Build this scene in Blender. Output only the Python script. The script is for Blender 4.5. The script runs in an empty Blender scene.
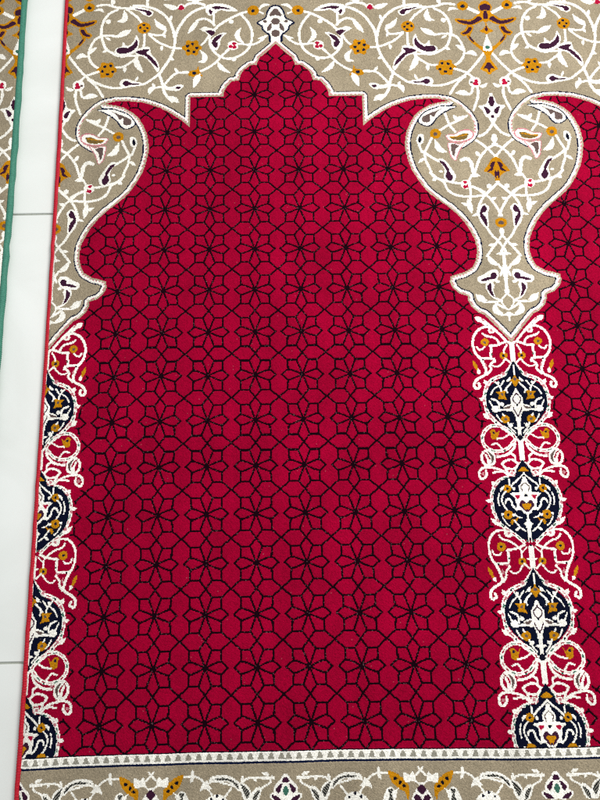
"""Close-up of a woven prayer rug lying on a pale tiled floor, next to a second rug.

The rug is built knot by knot: its design (arch borders, columns with medallions,
star lattice, end border) is drawn as curves in the rug's own woven units, sampled
on a grid of knots, and every knot becomes one small face with the yarn's colour.
"""
import bpy, math
import numpy as np
from mathutils import Matrix, Vector

rng = np.random.default_rng(7)
scene = bpy.context.scene
col = scene.collection

U = 0.0637            # metres per woven unit (one star of the lattice)
ASP = 0.9645          # a unit along the rug is a little shorter than one across it
AXIS_L = -4.467       # woven x of the column axis at the left edge of the rug
HP = 4.97             # from a column axis to the middle of a niche
NU = 271              # knots in that half niche
KN = NU / HP          # knots per woven unit
J0, J1 = -2.66, 15.50 # drawn length of the design
NJ = int(round((J1 - J0) * KN))
PILE = 0.009          # height of the pile above the floor
PERIOD = 4.408        # repeat of the column motifs
STRIPE0, STRIPE1 = 14.50, 14.70

# ------------------------------------------------------------------ drawing data
EDGE = np.array([float(v) for v in """4.971 -1.407 4.862 -1.286 4.716 -1.131 4.600 -1.027 4.539 -0.873 4.517 -0.804 4.377 -0.800 4.228 -0.677 4.142 -0.538 4.128 -0.399 4.093 -0.394 3.943 -0.362 3.830 -0.223 3.757 -0.053 3.753 0.054 3.375 0.055 2.995 0.059 2.994 0.432 2.996 0.877 2.842 0.718 2.643 0.561 2.466 0.438 2.290 0.340 2.115 0.269 1.881 0.191 1.533 0.148 1.244 0.150 1.004 0.215 1.249 0.259 1.453 0.324 1.662 0.467 1.812 0.619 1.906 0.785 2.000 1.020 2.044 1.251 2.050 1.517 2.005 1.781 1.930 2.045 1.802 2.307 1.670 2.527 1.538 2.684 1.377 2.821 1.134 3.033 0.951 3.227 0.796 3.448 0.684 3.669 0.612 3.859 0.588 4.046 0.594 4.207 0.625 4.366 0.709 4.531 0.897 4.654 1.094 4.711 1.207 4.755 1.228 4.891 1.169 5.045 1.039 5.168 0.866 5.231 0.854 5.351 0.788 5.501 0.661 5.622 0.529 5.685 0.405 5.836 0.206 6.076 0.000 6.354""".split()]).reshape(-1, 2)
ORN = """S S w 0.0546 4.147 -2.263 4.321 -2.013 4.412 -1.765 4.406 -1.517 4.330 -1.271 4.164 -1.094 3.932 -0.995 3.728 -1.021 3.550 -1.160 3.435 -1.370 3.418 -1.582
S S w 0.0573 4.352 -2.335 4.146 -2.270 3.913 -2.136 3.709 -1.992 3.565 -1.849 3.494 -1.760
S S w 0.0515 4.742 -1.625 4.655 -1.519 4.510 -1.412 4.335 -1.376 4.159 -1.403 4.042 -1.410
S L w 0.1030 4.786 -1.643 4.669 -1.572 4.552 -1.553
S L w 0.1551 4.158 -1.863 4.067 -1.692 4.098 -1.551 4.217 -1.428
S L w 0.1044 4.838 -2.517 4.675 -2.498 4.559 -2.354
S S w 0.0416 4.559 -2.336 4.678 -2.265
S O y 0.1406 4.441 -2.354
S O n 0.0417 4.435 -2.354
S F w 0.0000 4.072 -2.334 3.967 -2.442 3.788 -2.531 3.551 -2.547 3.345 -2.492 3.319 -2.330 3.410 -2.205 3.527 -2.260 3.673 -2.361 3.851 -2.326
S F m 0.0000 3.909 -2.387 3.760 -2.448 3.552 -2.475 3.435 -2.421 3.393 -2.312 3.454 -2.241 3.511 -2.349 3.672 -2.397
S S w 0.0520 3.512 -2.259 3.519 -1.938
S O w 0.1283 3.970 -1.356
S O r 0.0488 3.998 -1.409
S O r 0.0487 4.003 -1.311
S O r 0.0487 3.918 -1.331
S S w 0.0512 3.869 -1.250 3.727 -1.091 3.556 -0.880 3.356 -0.722 3.213 -0.651
S L w 0.1529 3.614 -0.916 3.704 -0.742 3.896 -0.605
S O w 0.0561 3.991 -0.971
S O w 0.0596 3.920 -2.040
S F w 0.0000 3.817 -1.719 3.685 -1.708 3.541 -1.618 3.426 -1.476 3.460 -1.282 3.578 -1.230 3.663 -1.372 3.688 -1.548
S F m 0.0000 3.715 -1.672 3.570 -1.618 3.471 -1.458 3.517 -1.335 3.591 -1.301 3.618 -1.424 3.573 -1.477 3.659 -1.566
S F w 0.0000 3.566 -1.796 3.448 -1.848 3.330 -1.865 3.199 -1.811 3.333 -1.723 3.453 -1.600
S F m 0.0000 3.553 -1.742 3.449 -1.795 3.302 -1.794 3.392 -1.706 3.467 -1.635
S F n 0.0000 4.971 -2.524 4.838 -2.463 4.760 -2.319 4.723 -2.158 4.527 -2.014 4.637 -1.890 4.667 -1.784 4.815 -1.643 4.846 -1.467 4.978 -1.450 5.124 -1.468 5.138 -1.644 5.284 -1.786 5.313 -1.893 5.422 -2.017 5.224 -2.159 5.185 -2.320 5.105 -2.463
S F w 0.0000 4.971 -2.481 4.868 -2.427 4.795 -2.283 4.744 -2.122 4.577 -2.015 4.666 -1.926 4.711 -1.802 4.853 -1.661 4.884 -1.449 4.978 -1.443 5.071 -1.450 5.100 -1.662 5.240 -1.804 5.284 -1.928 5.372 -2.017 5.203 -2.124 5.150 -2.284 5.075 -2.427
S F q 0.0000 4.972 -2.409 4.869 -2.301 4.840 -2.194 4.973 -2.212 5.106 -2.195 5.076 -2.302
S O q 0.0933 4.980 -2.034
S O q 0.0954 4.976 -1.697
S L q 0.1165 4.871 -1.980 4.828 -1.855 4.785 -1.767
S L q 0.1165 5.077 -1.981 5.122 -1.857 5.167 -1.768
S O q 0.0389 4.724 -2.044
S O q 0.0389 5.224 -2.045
S S w 0.0570 3.534 -1.938 3.443 -2.044 3.294 -2.115 3.148 -2.078 3.062 -1.970
S L w 0.1557 3.148 -2.060 3.035 -1.898 2.908 -1.712
S L w 0.1292 3.448 -1.813 3.316 -1.836 3.184 -1.821
S S w 0.0515 3.394 -1.617 3.309 -1.475 3.224 -1.386
S L w 0.1537 3.198 -1.227 3.304 -1.088 3.293 -0.948 3.177 -0.912
S S w 0.0513 2.788 -1.294 2.583 -1.298 2.375 -1.377 2.165 -1.498 1.982 -1.691
S L w 0.1822 2.114 -2.103 2.208 -1.943 2.329 -1.855 2.376 -1.785
S S w 0.0518 2.375 -1.803 2.321 -1.677 2.189 -1.658 2.011 -1.691
S L w 0.0903 2.383 -1.589 2.320 -1.695
S L w 0.1027 2.292 -1.235 2.302 -1.376
S S w 0.0627 3.285 -2.510 3.136 -2.563 2.929 -2.550 2.813 -2.470
S O w 0.0914 2.739 -2.451
S F r 0.0000 2.815 -2.391 2.737 -2.523 2.661 -2.389
S L w 0.1829 2.660 -2.432 2.517 -2.449 2.322 -2.537
S S w 0.0599 3.556 -2.314 3.376 -2.438 3.141 -2.383 2.908 -2.219 2.739 -1.967 2.634 -1.716 2.599 -1.433 2.570 -1.221 2.476 -0.974 2.339 -0.728 2.257 -0.588
S L w 0.1042 2.510 -2.215 2.471 -2.053
S L w 0.0894 2.607 -0.976 2.460 -1.009
S S w 0.0619 2.588 -1.610 2.552 -1.822 2.455 -2.071 2.316 -2.249 2.133 -2.391 1.953 -2.461 1.772 -2.501 1.594 -2.492
S L w 0.1050 1.911 -2.623 1.938 -2.460
S F w 0.0000 2.078 -2.282 2.015 -2.371 1.834 -2.441 1.655 -2.456 1.505 -2.490 1.538 -2.401 1.719 -2.349 1.872 -2.225 1.992 -2.191
S F m 0.0000 2.033 -2.281 1.986 -2.353 1.836 -2.387 1.657 -2.420 1.567 -2.437 1.778 -2.350 1.884 -2.315 1.916 -2.237 1.991 -2.227
S S w 0.0520 1.791 -2.027 1.697 -2.169 1.542 -2.310 1.388 -2.434
S S w 0.0517 1.878 -1.689 1.880 -1.494 1.864 -1.317
S F w 0.0000 2.252 -0.710 2.200 -0.936 2.046 -1.144 2.011 -1.312 1.878 -1.335 1.691 -1.244 1.697 -1.104 1.874 -1.054 2.072 -0.847 2.197 -0.639
S F m 0.0000 2.222 -0.744 2.172 -0.900 2.035 -1.074 1.943 -1.160 1.999 -1.249 1.881 -1.265 1.678 -1.191 1.798 -1.123 1.918 -1.072 2.070 -0.899
S O y 0.1609 1.857 -1.867
S O n 0.0338 1.853 -1.956
S O n 0.0337 1.767 -1.884
S O n 0.0337 1.875 -1.785
S O n 0.0285 1.939 -1.868
S Y y 0.2104 3.007 -1.303
S O n 0.0386 3.018 -1.419
S O n 0.0385 2.902 -1.365
S O n 0.0384 2.921 -1.225
S O n 0.0384 3.053 -1.198
S O n 0.0385 3.118 -1.304
S S w 0.0610 2.242 -0.588 2.323 -0.347 2.375 -0.106 2.483 0.081 2.572 0.165
S L w 0.1759 2.438 0.047 2.598 0.096 2.723 0.190
S S w 0.0508 2.923 -0.624 2.778 -0.622 2.634 -0.593 2.494 -0.453 2.383 -0.296
S L w 0.0891 2.609 -0.749 2.692 -0.611
S F w 0.0000 2.824 -0.267 2.673 -0.289 2.530 -0.229 2.369 -0.285 2.402 -0.169 2.591 -0.123 2.735 -0.138
S F m 0.0000 2.768 -0.214 2.689 -0.241 2.629 -0.202 2.705 -0.169
S S w 0.0505 2.341 -0.243 2.155 -0.206
S L w 0.1515 2.184 -0.207 2.069 -0.171 2.031 -0.040
S L w 0.1012 2.107 -0.326 2.155 -0.206
S F y 0.0000 3.156 -0.814 3.125 -0.702 2.966 -0.649 2.949 -0.527 3.101 -0.504 3.143 -0.564 3.269 -0.503 3.189 -0.668
S O n 0.0457 3.069 -0.605
S L w 0.2028 3.201 -0.564 3.132 -0.425 3.065 -0.211
S F w 0.0000 1.752 -1.528 1.682 -1.651 1.630 -1.498 1.489 -1.364 1.372 -1.469 1.342 -1.351 1.209 -1.300 1.195 -1.158 1.361 -1.080 1.535 -1.108 1.692 -1.209 1.752 -1.386
S F m 0.0000 1.728 -1.404 1.687 -1.545 1.625 -1.420 1.483 -1.304 1.438 -1.325 1.262 -1.308 1.222 -1.219 1.328 -1.150 1.503 -1.178 1.646 -1.261
S S w 0.0564 1.741 -1.097 1.565 -1.095 1.302 -1.090 1.121 -1.182 0.968 -1.302 0.883 -1.512 0.842 -1.725 0.861 -1.939 0.939 -2.156 1.066 -2.302 1.212 -2.377
S L w 0.1031 1.013 -1.275 0.890 -1.202
S O w 0.0626 1.004 -2.050
S S w 0.0576 1.597 -2.419 1.328 -2.433 1.178 -2.449 0.996 -2.518 0.876 -2.523 0.728 -2.494
S L w 0.1184 1.139 -2.647 1.056 -2.512
S L w 0.1048 0.886 -2.317 0.793 -2.387 0.660 -2.359
S L w 0.1832 1.376 -2.362 1.398 -2.200 1.359 -2.092 1.233 -2.054
S L w 0.1946 1.548 -1.816 1.390 -1.717 1.203 -1.618
S S w 0.0544 1.246 -1.633 1.068 -1.658 0.890 -1.655 0.718 -1.562 0.610 -1.365 0.563 -1.152 0.602 -0.977 0.698 -0.840 0.820 -0.755
S L w 0.0905 1.074 -1.534 0.951 -1.620
S L w 0.1290 0.745 -1.326 0.645 -1.260 0.563 -1.145
S L w 0.1544 0.537 -1.081 0.388 -1.113 0.269 -1.033
S S w 0.0512 1.714 -1.034 1.545 -0.891 1.403 -0.801 1.229 -0.774
S L w 0.1146 1.440 -0.638 1.432 -0.802
S L w 0.1794 1.684 -1.068 1.722 -0.859 1.862 -0.635
S Y y 0.2145 1.013 -0.707
S O n 0.0358 1.094 -0.830
S O n 0.0358 0.958 -0.810
S O n 0.0357 0.906 -0.677
S O n 0.0357 1.027 -0.596
S O n 0.0357 1.152 -0.668
S S w 0.0536 0.810 -0.668 0.624 -0.594 0.510 -0.539 0.400 -0.415 0.345 -0.344
S S w 0.0542 0.060 -1.157 0.110 -1.071 0.256 -0.864 0.415 -0.659 0.540 -0.522 0.693 -0.405 0.843 -0.321 1.051 -0.239 1.285 -0.209 1.486 -0.248 1.746 -0.286 1.918 -0.324 2.088 -0.447 2.243 -0.571
S S w 0.0535 0.573 -0.454 0.726 -0.319 0.852 -0.149 0.948 0.021
S F w 0.0000 1.860 -0.333 1.684 -0.389 1.477 -0.462 1.348 -0.407 1.327 -0.296 1.430 -0.202 1.631 -0.260
S F m 0.0000 1.817 -0.319 1.628 -0.336 1.494 -0.403 1.408 -0.367 1.412 -0.298 1.486 -0.251 1.571 -0.301 1.688 -0.289
S L w 0.0762 1.751 -0.518 1.698 -0.389
S O w 0.1398 0.357 -0.293
S O r 0.0458 0.326 -0.320
S O r 0.0457 0.365 -0.248
S O r 0.0406 0.317 -0.233
S O q 0.0330 0.436 -0.288
S L w 0.1142 0.253 -0.170 0.150 -0.184 0.073 -0.251
S S w 0.0507 0.413 -0.174 0.452 -0.003 0.571 0.046
S L w 0.1767 0.816 0.006 0.656 -0.007 0.485 0.065
S S w 0.0533 0.311 -0.171 0.292 0.001 0.333 0.206 0.435 0.476
S L w 0.1289 0.301 -1.024 0.411 -1.109 0.557 -1.069
S S w 0.0788 0.141 -2.221 0.312 -2.324 0.454 -2.417
S O y 0.1320 0.531 -2.451
S O n 0.0502 0.531 -2.444
S F y 0.0000 -0.016 -2.550 0.114 -2.510 0.160 -2.382 0.133 -2.246 0.226 -2.157 0.385 -2.052 0.709 -2.096 0.698 -1.988 0.540 -1.904 0.373 -1.873 0.168 -1.943 0.067 -2.007 -0.050 -1.999
S F m 0.0000 -0.020 -2.489 0.132 -2.427 0.094 -2.294 -0.029 -2.344
S F m 0.0000 -0.032 -2.287 0.050 -2.212 0.015 -2.080 -0.046 -2.064
S F m 0.0000 0.086 -2.060 0.174 -2.137 0.352 -2.006 0.670 -2.050 0.588 -1.960 0.345 -1.910 0.142 -2.009
S F y 0.0000 0.307 -1.868 0.433 -1.886 0.520 -1.754 0.629 -1.679 0.556 -1.582 0.485 -1.591 0.449 -1.500 0.338 -1.355 0.212 -1.238 0.075 -1.059 0.061 -0.926 0.128 -0.784 0.202 -0.649 0.085 -0.569 -0.007 -0.523 0.006 -1.173 0.181 -1.310 0.335 -1.482 0.392 -1.580 0.328 -1.731
S F m 0.0000 0.345 -1.810 0.415 -1.829 0.483 -1.727 0.592 -1.659 0.506 -1.633 0.405 -1.686
S F m 0.0000 0.438 -1.593 0.394 -1.473 0.304 -1.384 0.355 -1.510
S F m 0.0000 0.007 -0.829 0.095 -0.722 0.125 -0.651 0.044 -0.661 0.001 -0.550
S F y 0.0000 -0.004 -1.962 0.046 -1.811 0.160 -1.718 0.048 -1.654 -0.025 -1.627
S F m 0.0000 -0.003 -1.876 0.037 -1.754 -0.007 -1.719
S F w 0.0000 -0.007 -1.627 0.038 -1.498 0.115 -1.213 0.052 -1.158 0.005 -1.166 -0.041 -1.175
S O g 0.0465 0.011 -1.261
S F w 0.0000 -0.028 0.017 0.073 0.144 0.126 0.307 0.313 0.370 0.238 0.464 0.175 0.628 0.059 0.729 -0.018 0.792 -0.086 0.726 -0.026 0.284
S F m 0.0000 -0.029 0.099 0.074 0.254 -0.020 0.386 -0.058 0.250
S F m 0.0000 0.178 0.387 0.065 0.451 0.048 0.540 0.097 0.593 0.143 0.537
S F m 0.0000 -0.026 0.623 0.020 0.663 -0.027 0.698
S S w 0.0574 -0.024 0.792 0.074 0.958 0.198 1.105 0.347 1.185
S F w 0.0000 -0.031 1.128 0.075 1.259 -0.025 1.401 -0.051 1.262
S S w 0.0519 -0.042 1.402 0.136 1.490 0.289 1.651 0.401 1.846 0.470 2.041 0.523 2.203
S S w 0.0519 0.425 1.283 0.302 1.386 0.140 1.556 -0.041 1.776
S L w 0.1106 0.442 1.575 0.365 1.722
S S w 0.0783 0.784 1.804 0.668 1.768 0.574 1.875 0.543 2.072 0.523 2.203
S L w 0.1214 0.583 2.251 0.494 2.204 0.388 2.226
S F y 0.0000 -0.033 1.759 0.098 1.788 0.169 1.918 0.295 2.104 0.192 2.146 0.070 2.247 0.045 2.371 -0.027 2.406 -0.083 2.088
S F m 0.0000 0.028 1.869 0.104 1.893 0.155 1.977 0.130 2.024 0.216 2.126 0.100 2.090 0.059 1.986
S F m 0.0000 -0.026 2.087 -0.003 2.177 -0.031 2.308 -0.059 2.179
S O w 0.1209 0.724 2.442
S O r 0.0436 0.746 2.383
S O r 0.0435 0.751 2.506
S O r 0.0411 0.687 2.485
S S w 0.0484 0.651 2.346 0.580 2.208
S S w 0.0484 0.960 2.404 0.790 2.408
S S w 0.0483 0.654 2.492 0.460 2.561 0.324 2.645
S S w 0.0525 1.104 0.546 1.056 0.733 0.993 0.902 0.886 1.056
S S w 0.0520 1.243 1.015 1.079 0.901 0.872 0.787 0.693 0.690
S L w 0.1499 0.906 0.611 0.810 0.711 0.559 0.615
S O y 0.1286 1.347 1.103
S O q 0.0470 1.347 1.103
S S w 0.0518 1.438 1.212 1.518 1.393 1.629 1.623
S F w 0.0000 1.676 1.097 1.607 1.152 1.638 1.331 1.733 1.409 1.790 1.295 1.756 1.156
S F k 0.0000 1.698 1.150 1.669 1.257 1.715 1.336 1.752 1.273
S S w 0.0492 1.732 1.389 1.682 1.556 1.629 1.623 1.595 1.821 1.520 2.019 1.459 2.216 1.349 2.283 1.238 2.324 0.987 2.388
S S w 0.0564 1.627 1.590 1.463 1.725 1.292 1.833
S L w 0.1849 1.361 1.270 1.281 1.497 1.120 1.590
S L w 0.0975 1.767 1.861 1.620 1.738
S F w 0.0000 1.300 1.767 1.182 1.789 1.050 1.979 0.942 2.194 0.973 2.336 1.100 2.385 1.206 2.260 1.190 2.058 1.250 1.893
S F m 0.0000 1.297 1.827 1.185 1.855 1.086 2.028 1.084 2.093 1.012 2.225 1.035 2.328 1.112 2.340 1.170 2.222 1.141 2.092 1.205 1.960
S L w 0.0850 1.316 2.088 1.227 2.110
S S w 0.0508 1.238 2.324 0.987 2.394 0.790 2.408
S L w 0.1088 1.478 2.320 1.372 2.296
S S w 0.0534 1.511 2.134 1.376 2.266 1.212 2.367
S S w 0.0508 1.213 2.383 1.139 2.578 1.004 2.694 0.838 2.746 0.614 2.767 0.414 2.739 0.301 2.726
S S w 0.0507 0.653 2.476 0.515 2.534 0.327 2.693 0.194 2.825 0.068 3.052 -0.030 3.261
S S w 0.0509 -0.019 2.396 0.118 2.538 0.301 2.726 0.393 2.852 0.476 3.042 0.516 3.232
S O w 0.0605 0.201 2.503
S L w 0.1081 0.190 2.857 0.073 2.796
S S w 0.0507 0.629 2.557 0.641 2.750 0.665 2.910
S L w 0.1680 0.708 2.829 0.671 3.006 0.645 3.181
S L w 0.1077 0.849 2.931 0.684 2.989
S L w 0.0833 0.630 3.261 0.471 3.185
S F w 0.0000 0.431 3.005 0.343 2.943 0.242 3.041 0.275 3.190 0.268 3.428 0.313 3.590 0.407 3.494 0.486 3.334 0.485 3.137
S F m 0.0000 0.422 3.075 0.346 2.994 0.289 3.072 0.323 3.154 0.369 3.172 0.394 3.209 0.338 3.293 0.302 3.427 0.326 3.540 0.388 3.425 0.461 3.249
S S w 0.0497 0.327 3.552 0.228 3.743 0.099 3.902 -0.001 4.060 -0.049 4.155
S O y 0.1165 -0.018 3.435
S O q 0.0452 -0.020 3.441
S S w 0.0474 -0.018 3.593 -0.017 3.718 0.083 3.872 0.222 4.055 0.376 4.267
S L w 0.1056 0.324 4.006 0.156 3.988
S L w 0.1167 0.375 4.261 0.276 4.430 0.128 4.495
S L w 0.1169 0.122 4.212 -0.010 4.206 -0.156 4.219
S S w 0.0467 -0.013 4.277 -0.008 4.523 -0.020 4.737 -0.015 4.980 -0.023 5.161
S S w 0.0466 -0.004 4.400 0.054 4.613 0.111 4.749
S L w 0.1168 0.373 4.230 0.273 4.393 0.128 4.495
S S w 0.0488 0.142 4.488 0.068 4.613 0.021 4.736 -0.021 4.828
S F w 0.0000 0.624 4.788 0.489 4.718 0.317 4.613 0.200 4.603 0.146 4.702 0.189 4.829 0.282 4.906 0.477 4.931 0.591 4.910
S F m 0.0000 0.565 4.863 0.440 4.799 0.328 4.774 0.324 4.713 0.238 4.670 0.188 4.747 0.233 4.828 0.332 4.838 0.445 4.871
S F w 0.0000 0.457 4.968 0.337 4.898 0.265 4.973 0.292 5.123 0.245 5.298 0.336 5.266 0.430 5.126
S F m 0.0000 0.424 4.999 0.339 4.934 0.334 5.092 0.277 5.279 0.358 5.199 0.414 5.090
S S w 0.0344 -0.024 5.155 0.090 5.278 0.138 5.367 0.104 5.457 0.030 5.563 -0.010 5.579
S S w 0.0411 0.283 5.288 0.137 5.352
S S w 0.0456 0.151 5.366 0.317 5.377 0.481 5.388 0.614 5.326
S L w 0.1944 0.674 5.204 0.584 5.296 0.465 5.344
S L w 0.1710 0.264 5.408 0.277 5.587 0.110 5.715
S S w 0.0456 0.238 5.424 0.160 5.485 0.056 5.548
S F w 0.0000 0.109 5.700 -0.014 5.632 -0.018 5.860 0.030 5.741
S L w 0.1037 0.238 4.907 0.138 4.891
P F n 0.0000 0.814 0.358 1.137 0.331 1.342 0.395 1.563 0.493 1.730 0.703 1.701 0.828 1.538 0.905 1.399 0.861 1.275 0.681 1.137 0.562 0.970 0.457
P F w 0.0000 0.836 0.378 1.138 0.358 1.343 0.422 1.550 0.520 1.702 0.704 1.677 0.805 1.537 0.875 1.420 0.827 1.297 0.660 1.147 0.528 0.968 0.423
P F q 0.0000 1.097 0.393 1.318 0.491 1.465 0.556 1.612 0.638 1.632 0.756 1.533 0.798 1.446 0.759 1.438 0.607 1.354 0.642 1.260 0.492
P F p 0.0000 1.108 1.141 0.918 1.115 0.740 1.015 0.561 0.999 0.452 1.116 0.535 1.261 0.728 1.323 0.901 1.336 1.055 1.276
P F w 0.0000 1.092 1.152 0.919 1.138 0.741 1.042 0.568 1.029 0.487 1.115 0.551 1.230 0.727 1.293 0.899 1.306 1.040 1.253
P F o 0.0000 1.042 1.186 0.864 1.173 0.716 1.103 0.587 1.112 0.667 1.251 0.898 1.272
P S y 0.0247 1.008 1.197 0.864 1.180 0.719 1.150 0.631 1.128
P F p 0.0000 1.079 1.352 0.958 1.331 0.817 1.367 0.671 1.317 0.804 1.557 0.857 1.678 0.922 1.821 1.030 1.717 1.063 1.535
P F w 0.0000 1.060 1.369 0.959 1.354 0.818 1.391 0.701 1.350 0.826 1.540 0.876 1.671 0.926 1.795 1.006 1.701 1.040 1.535
P F q 0.0000 1.004 1.387 0.820 1.424 0.912 1.538 0.935 1.702 0.989 1.635
B V - 0.0000 1.238 0.032 0.951 0.089 0.726 0.231 0.562 0.405 0.415 0.629 0.345 0.857 0.365 1.101 0.468 1.289 0.648 1.428 0.791 1.524 0.866 1.644 0.898 1.802
K F w 0.0000 0.741 5.732 0.657 5.720 0.543 5.798 0.422 5.923 0.502 5.978 0.608 5.877 0.713 5.827
K F p 0.0000 0.616 5.749 0.530 5.827 0.578 5.830
K O g 0.0203 0.466 5.934
K S w 0.0473 0.444 5.923 0.333 6.043 0.214 6.186 0.115 6.305 0.014 6.388
K S w 0.0495 0.435 5.958 0.611 5.990 0.749 6.104 0.821 6.266 0.825 6.428 0.792 6.568 0.703 6.685 0.576 6.710 0.426 6.714 0.388 6.783
K O w 0.0764 0.410 6.053
K O p 0.0315 0.410 6.053
K S w 0.0448 0.600 6.130 0.538 6.178 0.390 6.217 0.308 6.277 0.272 6.371
K S w 0.0446 0.469 6.413 0.317 6.404 0.184 6.350 0.074 6.329 0.014 6.388
K S w 0.0490 0.449 6.436 0.459 6.575 0.469 6.713
K O g 0.0200 0.446 6.610
K O y 0.0870 0.571 6.329
K O q 0.0290 0.571 6.329
K S w 0.0356 0.750 6.430 0.712 6.500 0.624 6.479 0.589 6.433
K O y 0.0843 0.195 6.645
K O n 0.0266 0.195 6.650
K S w 0.0355 0.190 6.581 0.174 6.512 0.101 6.398
K S w 0.0354 0.169 6.731 0.266 6.855 0.376 6.898 0.449 6.873
K S w 0.0354 0.168 6.719 0.068 6.814
K S w 0.0848 -0.004 6.389 -0.005 6.562 -0.005 6.758
K S w 0.0531 0.683 6.708 0.629 6.847 0.596 6.962 0.626 7.075 0.738 7.141 0.829 7.207 0.869 7.319 0.822 7.387 0.755 7.344 0.770 7.276
K L y 0.0972 0.854 6.762 0.813 6.866 0.764 6.986
K L w 0.0990 0.761 6.947 0.749 7.061
K S w 0.0442 0.431 6.782 0.503 6.872 0.489 6.964 0.584 7.076
K L p 0.0442 0.603 6.790 0.587 6.905
K O k 0.0221 0.642 6.727
R S w 0.0574 0.017 6.838 0.151 7.017 0.244 7.094 0.398 7.148 0.533 7.235 0.619 7.369 0.663 7.525 0.668 7.704 0.649 7.860 0.616 7.971 0.521 8.083 0.445 8.172 0.309 8.285 0.192 8.374 0.088 8.485
R L w 0.0975 0.780 7.608 0.652 7.642
R L w 0.1074 0.724 7.947 0.603 8.064
R L w 0.0984 0.654 7.199 0.599 7.306
R MA - 0.0000 -0.000 6.769 0.058 6.882 0.136 7.040 0.174 7.107 0.249 7.151 0.361 7.217 0.475 7.304 0.559 7.415 0.604 7.571 0.606 7.727 0.576 7.861 0.493 7.995 0.398 8.107 0.282 8.220 0.188 8.331 0.083 8.442 0.014 8.433
R O p 0.0305 0.596 7.347
R O p 0.0303 0.685 7.659
R O p 0.0322 0.578 8.016
R O p 0.0352 0.240 7.049
R O g 0.0196 0.640 7.492
R O g 0.0194 0.645 7.815
R O k 0.0193 0.474 8.139
R O k 0.0197 0.477 7.203
R S w 0.0331 0.006 6.884 0.000 7.100
R F y 0.0000 0.000 7.077 0.036 7.165 0.143 7.210 0.066 7.259 0.007 7.355 -0.043 7.226
R O q 0.0307 -0.004 7.191
R S w 0.0328 0.089 7.268 0.184 7.378 0.243 7.444
R S w 0.0328 0.427 7.238 0.331 7.353 0.309 7.465
R S w 0.0306 0.238 7.224 0.318 7.335
R F y 0.0000 0.419 7.470 0.340 7.465 0.229 7.452 0.238 7.557 0.202 7.651 0.291 7.627 0.392 7.616 0.364 7.543
R O q 0.0282 0.299 7.522
R S w 0.0390 0.523 7.618 0.421 7.664 0.385 7.732 0.382 7.821
R O w 0.0604 0.458 7.837
R S w 0.0388 0.507 7.796 0.523 7.862 0.463 7.897 0.377 7.876 0.271 7.868 0.147 7.892
R L w 0.0973 0.345 7.706 0.295 7.789
R F w 0.0000 -0.009 7.410 0.069 7.516 0.124 7.608 0.127 7.733 0.241 7.775 0.299 7.849 0.166 7.874 0.092 7.938 0.035 8.137 0.023 8.230 0.111 8.267 0.036 8.317 0.034 8.432 -0.001 8.433 -0.066 7.875
R S m 0.0239 -0.010 7.506 0.077 7.605 0.065 7.694 0.002 7.752
R S m 0.0237 0.088 7.827 0.046 7.939 -0.006 8.017
R O k 0.0259 -0.001 7.763
R L q 0.0733 0.289 7.836 0.204 7.825 0.132 7.786
R O y 0.0922 0.269 8.077
R O q 0.0300 0.269 8.077
R S w 0.0301 0.321 7.955 0.293 8.000
R S w 0.0300 0.224 8.155 0.190 8.243 0.088 8.377
R L w 0.0963 0.127 8.175 0.218 8.247
R S w 0.0261 0.537 7.528 0.474 7.417 0.383 7.340
R S w 0.0260 0.580 7.661 0.535 7.751 0.519 7.818
R S w 0.0258 0.449 7.974 0.404 8.063 0.353 8.130
R S w 0.0262 0.135 7.312 0.206 7.389 0.184 7.491
R L w 0.0656 0.193 7.243 0.125 7.199 0.087 7.132
R O w 0.0306 0.354 7.262
R S w 0.0509 0.090 8.507 0.190 8.353 0.307 8.263 0.449 8.216 0.596 8.224 0.719 8.320 0.786 8.449 0.774 8.601 0.680 8.711 0.540 8.768 0.394 8.760 0.264 8.698 0.148 8.571 0.090 8.507
R F y 0.0000 0.611 8.318 0.540 8.297 0.473 8.368 0.411 8.300 0.450 8.412 0.471 8.503 0.583 8.501 0.606 8.409
R O n 0.0255 0.546 8.367
R S w 0.0339 0.485 8.499 0.348 8.480 0.215 8.396
R S w 0.0338 0.600 8.626 0.504 8.596 0.447 8.651 0.401 8.716
R F k 0.0000 -0.007 8.418 0.074 8.496 -0.001 8.578 -0.022 8.499
R S w 0.0467 0.090 8.507 0.023 8.573 0.003 8.617
R S w 0.0848 -0.001 8.585 -0.001 8.747 -0.007 8.940
R S w 0.0466 0.121 8.615 0.162 8.721 0.253 8.806 0.341 8.857 0.509 8.886
R O p 0.0315 0.504 8.833
R O g 0.0211 0.344 8.771
R F w 0.0000 0.783 8.752 0.701 8.715 0.598 8.773 0.544 8.907 0.581 9.038 0.671 9.084 0.716 9.032 0.661 8.926 0.714 8.818
R F q 0.0000 0.705 8.764 0.647 8.808 0.582 8.895 0.624 9.023 0.654 9.011 0.636 8.916
R S w 0.0484 0.801 8.795 0.839 8.880 0.808 9.009 0.713 9.096
R S w 0.0420 0.753 8.839 0.710 8.946 0.709 9.053
R S w 0.0459 0.713 9.096 0.818 9.115 0.895 9.177 0.914 9.283 0.858 9.347 0.771 9.285 0.772 9.179
R O p 0.0333 0.832 9.242
R S w 0.0418 0.754 9.095 0.572 9.130 0.434 9.186 0.339 9.272
R S w 0.0375 0.622 9.225 0.538 9.205 0.436 9.207
R S w 0.0419 0.430 9.037 0.352 8.975 0.206 8.956 0.090 9.044
R S w 0.0419 0.430 9.037 0.366 9.123 0.204 9.148 0.093 9.065
R S w 0.0421 0.214 8.828 0.156 8.872 0.144 8.958
R S w 0.0417 0.368 9.145 0.316 9.252 0.259 9.295
R O w 0.0625 0.245 9.253
R O p 0.0312 0.244 9.242
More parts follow.
